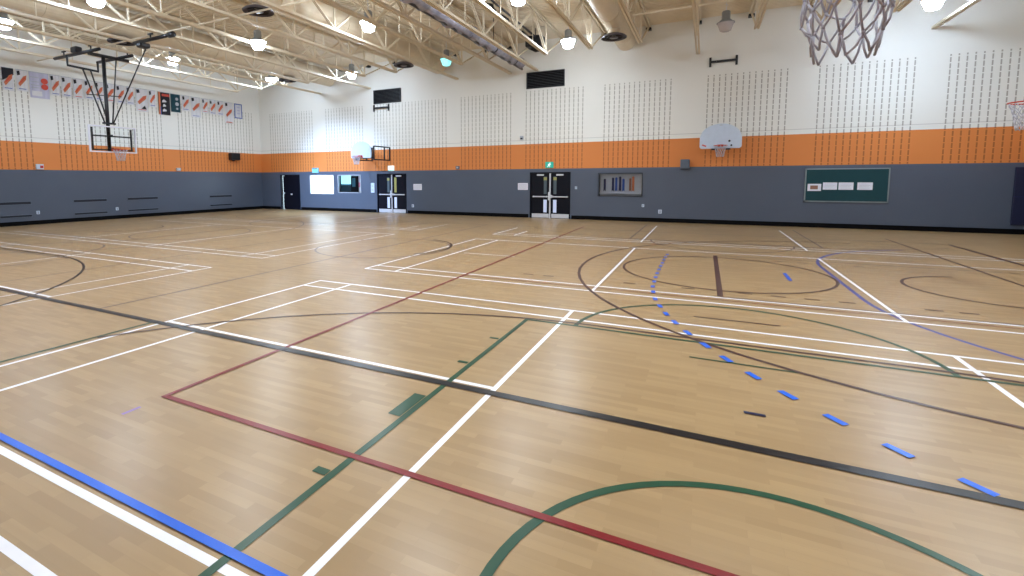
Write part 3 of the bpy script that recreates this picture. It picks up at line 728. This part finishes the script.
# recessed slots on the left wall
slots = [(9.33, 1.0, .92, .40), (12.02, 1.3, .92, .36), (14.32, 1.42, .93, .38), (18.65, 1.4, .89, .40)]
ordn = ('nearest the left edge of the photo', 'second from the left edge', 'third from the left edge, under the hanging hoop', 'nearest the far corner')
for (y_, w, zu, zl), tx in zip(slots, ordn):
    for z, q, hh in ((zu, 'upper', .1), (zl, 'lower', .07)):
        o = thing('wall_vent_slot', (-L, y_, z-.05), '%s dark vent slot, left wall, pair %s' % (q, tx), 'vent', 'vent slots on the left wall', PI/2)
        MB().box(-w/2, w/2, -.012, 0, 0, hh).build('slot_back', M['recess'], o)
        MB().box(-w/2-.02, w/2+.02, -.03, 0, hh, hh+.025).box(-w/2-.02, w/2+.02, -.03, 0, -.025, 0).build('slot_frame', M['grey'], o)

# ------------------------------------------------------------------ banners on the left wall
ban = [(8.6,8.93,.85),(9.23,9.62,.88),(9.68,10.07,.84),(10.1,10.78,1.05),(10.8,11.18,.86),(11.21,11.6,.86),(11.64,12.04,.86),(12.07,12.45,.84),(12.49,12.86,.84),(12.91,13.33,.84),(13.38,13.78,.84),(13.82,14.19,.84),(14.24,14.83,1.1),(14.86,15.23,.82),(15.33,15.95,1.14),(15.97,16.51,.93),(16.57,17.02,.8),(17.07,17.65,1.08),(17.71,18.11,.78),(18.16,18.6,.8),(18.64,19.08,.8),(19.12,19.68,1.2),(19.76,20.3,.85)]
special = {1:'halfblack', 3:'lilac', 14:'dark', 15:'teal', 22:'bluebox'}
blab = {1:'white banner with a black top and an orange diagonal', 3:'wide pale lilac banner with two red discs', 14:'dark banner with pale marks and an orange and blue left edge', 15:'teal banner with pale marks beside the dark one', 22:'white banner with a blue border nearest the corner', 0:'white banner with an orange diagonal at the left edge of the photo',
 2:'white banner with orange diagonal, right of the half-black banner', 4:'white banner with orange diagonal, first one right of the lilac banner', 5:'white banner with orange diagonal, second one right of the lilac banner', 6:'white banner with orange diagonal, third one right of the lilac banner', 7:'white banner with orange diagonal, fourth one right of the lilac banner', 8:'white banner with orange diagonal, fifth one right of the lilac banner', 9:'white banner with orange diagonal, behind the mast of the hanging hoop', 10:'white banner with orange diagonal, fourth one left of the dark banner', 11:'white banner with orange diagonal, third one left of the dark banner', 12:'longer white banner with dark triangle at its foot, second left of dark banner', 13:'short white banner with an orange diagonal directly left of the dark banner',
 16:'short white banner with an orange diagonal directly right of the teal banner', 17:'longer white banner with a large orange diagonal, second right of the teal banner', 18:'white banner with orange diagonal, third right of the teal banner', 19:'white banner with orange diagonal, fourth right of the teal banner', 20:'white banner with orange diagonal, fifth right of the teal banner', 21:'longest white banner, orange diagonal and foot, next to the blue-bordered one'}
for k, (y0, y1, ln) in enumerate(ban):
    w = y1-y0-.02; o = thing('hanging_banner', (-L+.03, (y0+y1)/2, 6.33-ln), blab[k] + ', left wall', 'banner', 'banners on the left wall', PI/2)
    kind = special.get(k)
    base = {'lilac':'lilac', 'dark':'dark_p', 'teal':'teal_p'}.get(kind, 'cloth')
    mb = MB(); n = 8
    prof = [(-w/2+w*i/n, -.008*math.sin(i*1.9+k)) for i in range(n+1)]
    poly = prof+[(x, y_+.006) for x, y_ in prof[::-1]]
    mb.prism(poly, 2, 0, ln); mb.build('cloth', M[base], o)
    MB().tube([(-w/2-.01, 0, ln), (w/2+.01, 0, ln)], .012, 8).build('hanging_rod', M['ltgrey'], o)
    F = lambda poly, mat, nm, y_=-.02: MB().prism(poly, 1, y_-.003, y_).build(nm, M[mat], o)
    if kind in (None, 'halfblack'):
        if kind: F([(-w/2, ln), (w/2, ln), (w/2, ln*.72), (-w/2, ln*.42)], 'dark_p', 'black_top', -.016)
        b0 = .2*ln if ln < 1 else .3*ln
        F([(-w*.38, b0+.12), (-w*.25, b0), (w*.34, b0+.30), (w*.40, b0+.48), (w*.1, b0+.42)], 'orange_p', 'orange_diagonal', -.02)
        F([(-w*.25, b0+.16), (-w*.2, b0+.12), (w*.25, b0+.36), (w*.2, b0+.40)], 'redprint', 'diagonal_lettering', -.024)
        F([(-w*.45, ln-.06), (-w*.2, ln-.04), (-w*.16, ln-.2), (-w*.4, ln-.24)], 'dark_p', 'dark_crest', -.02)
        F([(-w*.35, .07), (w*.3, .07), (w*.3, .095), (-w*.35, .095)], 'blue_p' if k % 3 else 'redprint', 'small_text_line', -.02)
        if k == 21: F([(-w*.45, .03), (w*.45, .03), (w*.45, .06), (-w*.45, .06)], 'orange_p', 'orange_foot', -.02)
        if k == 12: F([(-w*.1, .12), (w*.35, .12), (w*.2, .3)], 'dark_p', 'dark_triangle', -.02)
    elif kind == 'lilac':
        for z in (.72, .48): MB().tube([(.17, -.02, z), (.17, -.028, z)], .12, 16).build('red_disc', M['redprint'], o)
        for z in (.82, .64, .5, .4): F([(-w*.45, z), (-.02, z), (-.02, z+.03), (-w*.45, z+.03)], 'ltgrey', 'text_line')
        F([(-w*.42, .08), (w*.1, .08), (w*.1, .28), (-w*.42, .28)], 'cloth', 'pale_panel')
    elif kind == 'dark':
        F([(-w/2, 0), (-w*.33, 0), (-w*.33, ln), (-w/2, ln)], 'orange_p', 'orange_edge'); F([(-w*.36, 0), (-w*.3, 0), (-w*.3, .4), (-w*.36, .4)], 'blue_p', 'blue_edge', -.024)
        F([(-w*.2, ln-.2), (w*.45, ln-.2), (w*.45, ln-.08), (-w*.2, ln-.08)], 'redprint', 'red_heading')
        for z, s in ((.62, .1), (.4, .07), (.16, .09)): F([(-.02-s, z), (s, z+.03), (s, z+.09), (-.02, z+.16), (-s, z+.1)], 'cloth', 'pale_mark')
    elif kind == 'teal':
        for z, s in ((.68, .08), (.42, .1), (.18, .06)): MB().tube([(.06, -.02, z), (.06, -.026, z)], s, 10).build('pale_mark', M['ltgrey'], o)
    else:
        for poly in ([(-w/2, 0), (w/2, 0), (w/2, .05), (-w/2, .05)], [(-w/2, ln-.05), (w/2, ln-.05), (w/2, ln), (-w/2, ln)], [(-w/2, 0), (-w/2+.05, 0), (-w/2+.05, ln), (-w/2, ln)], [(w/2-.05, 0), (w/2, 0), (w/2, ln), (w/2-.05, ln)]):
            F(poly, 'blue_p', 'blue_border')
        for z in (.25, .42, .6): F([(-.08, z), (.1, z), (.1, z+.09), (-.08, z+.09)], 'lilac', 'pale_mark')

# ------------------------------------------------------------------ camera
f, cx, cy, yaw, pitch, roll = 479.975, 465.36, 221.292, .462, .089, -.004
cyw, syw, cp, sp = math.cos(yaw), math.sin(yaw), math.cos(pitch), math.sin(pitch)
F_ = Vector((-syw*cp, cyw*cp, -sp)); R_ = Vector((cyw, syw, 0)); U_ = R_.cross(F_)
R2 = R_*math.cos(roll)+U_*math.sin(roll); U2 = -R_*math.sin(roll)+U_*math.cos(roll)
cam = bpy.data.cameras.new('camera'); co = bpy.data.objects.new('camera', cam); C.objects.link(co)
co.matrix_world = Matrix(((R2.x, U2.x, -F_.x, 0), (R2.y, U2.y, -F_.y, 0), (R2.z, U2.z, -F_.z, 1.858), (0, 0, 0, 1)))
cam.sensor_width = 36; cam.sensor_fit = 'HORIZONTAL'; cam.lens = f/1024*36
cam.shift_x = (512-cx)/1024; cam.shift_y = -(288-cy)/1024; cam.clip_start = .05
sc.camera = co

w = bpy.data.worlds.new('world'); sc.world = w; w.use_nodes = True
w.node_tree.nodes['Background'].inputs[0].default_value = (.6, .7, 1, 1); w.node_tree.nodes['Background'].inputs[1].default_value = .0
sc.view_settings.view_transform = 'Standard'; sc.view_settings.look = 'None'; sc.view_settings.gamma = 1
sc.view_settings.use_curve_mapping = False; sc.view_settings.exposure = 0.93
sc.cycles.max_bounces = 8; sc.cycles.diffuse_bounces = 5; sc.cycles.use_denoising = True
sc.cycles.sample_clamp_indirect = 8
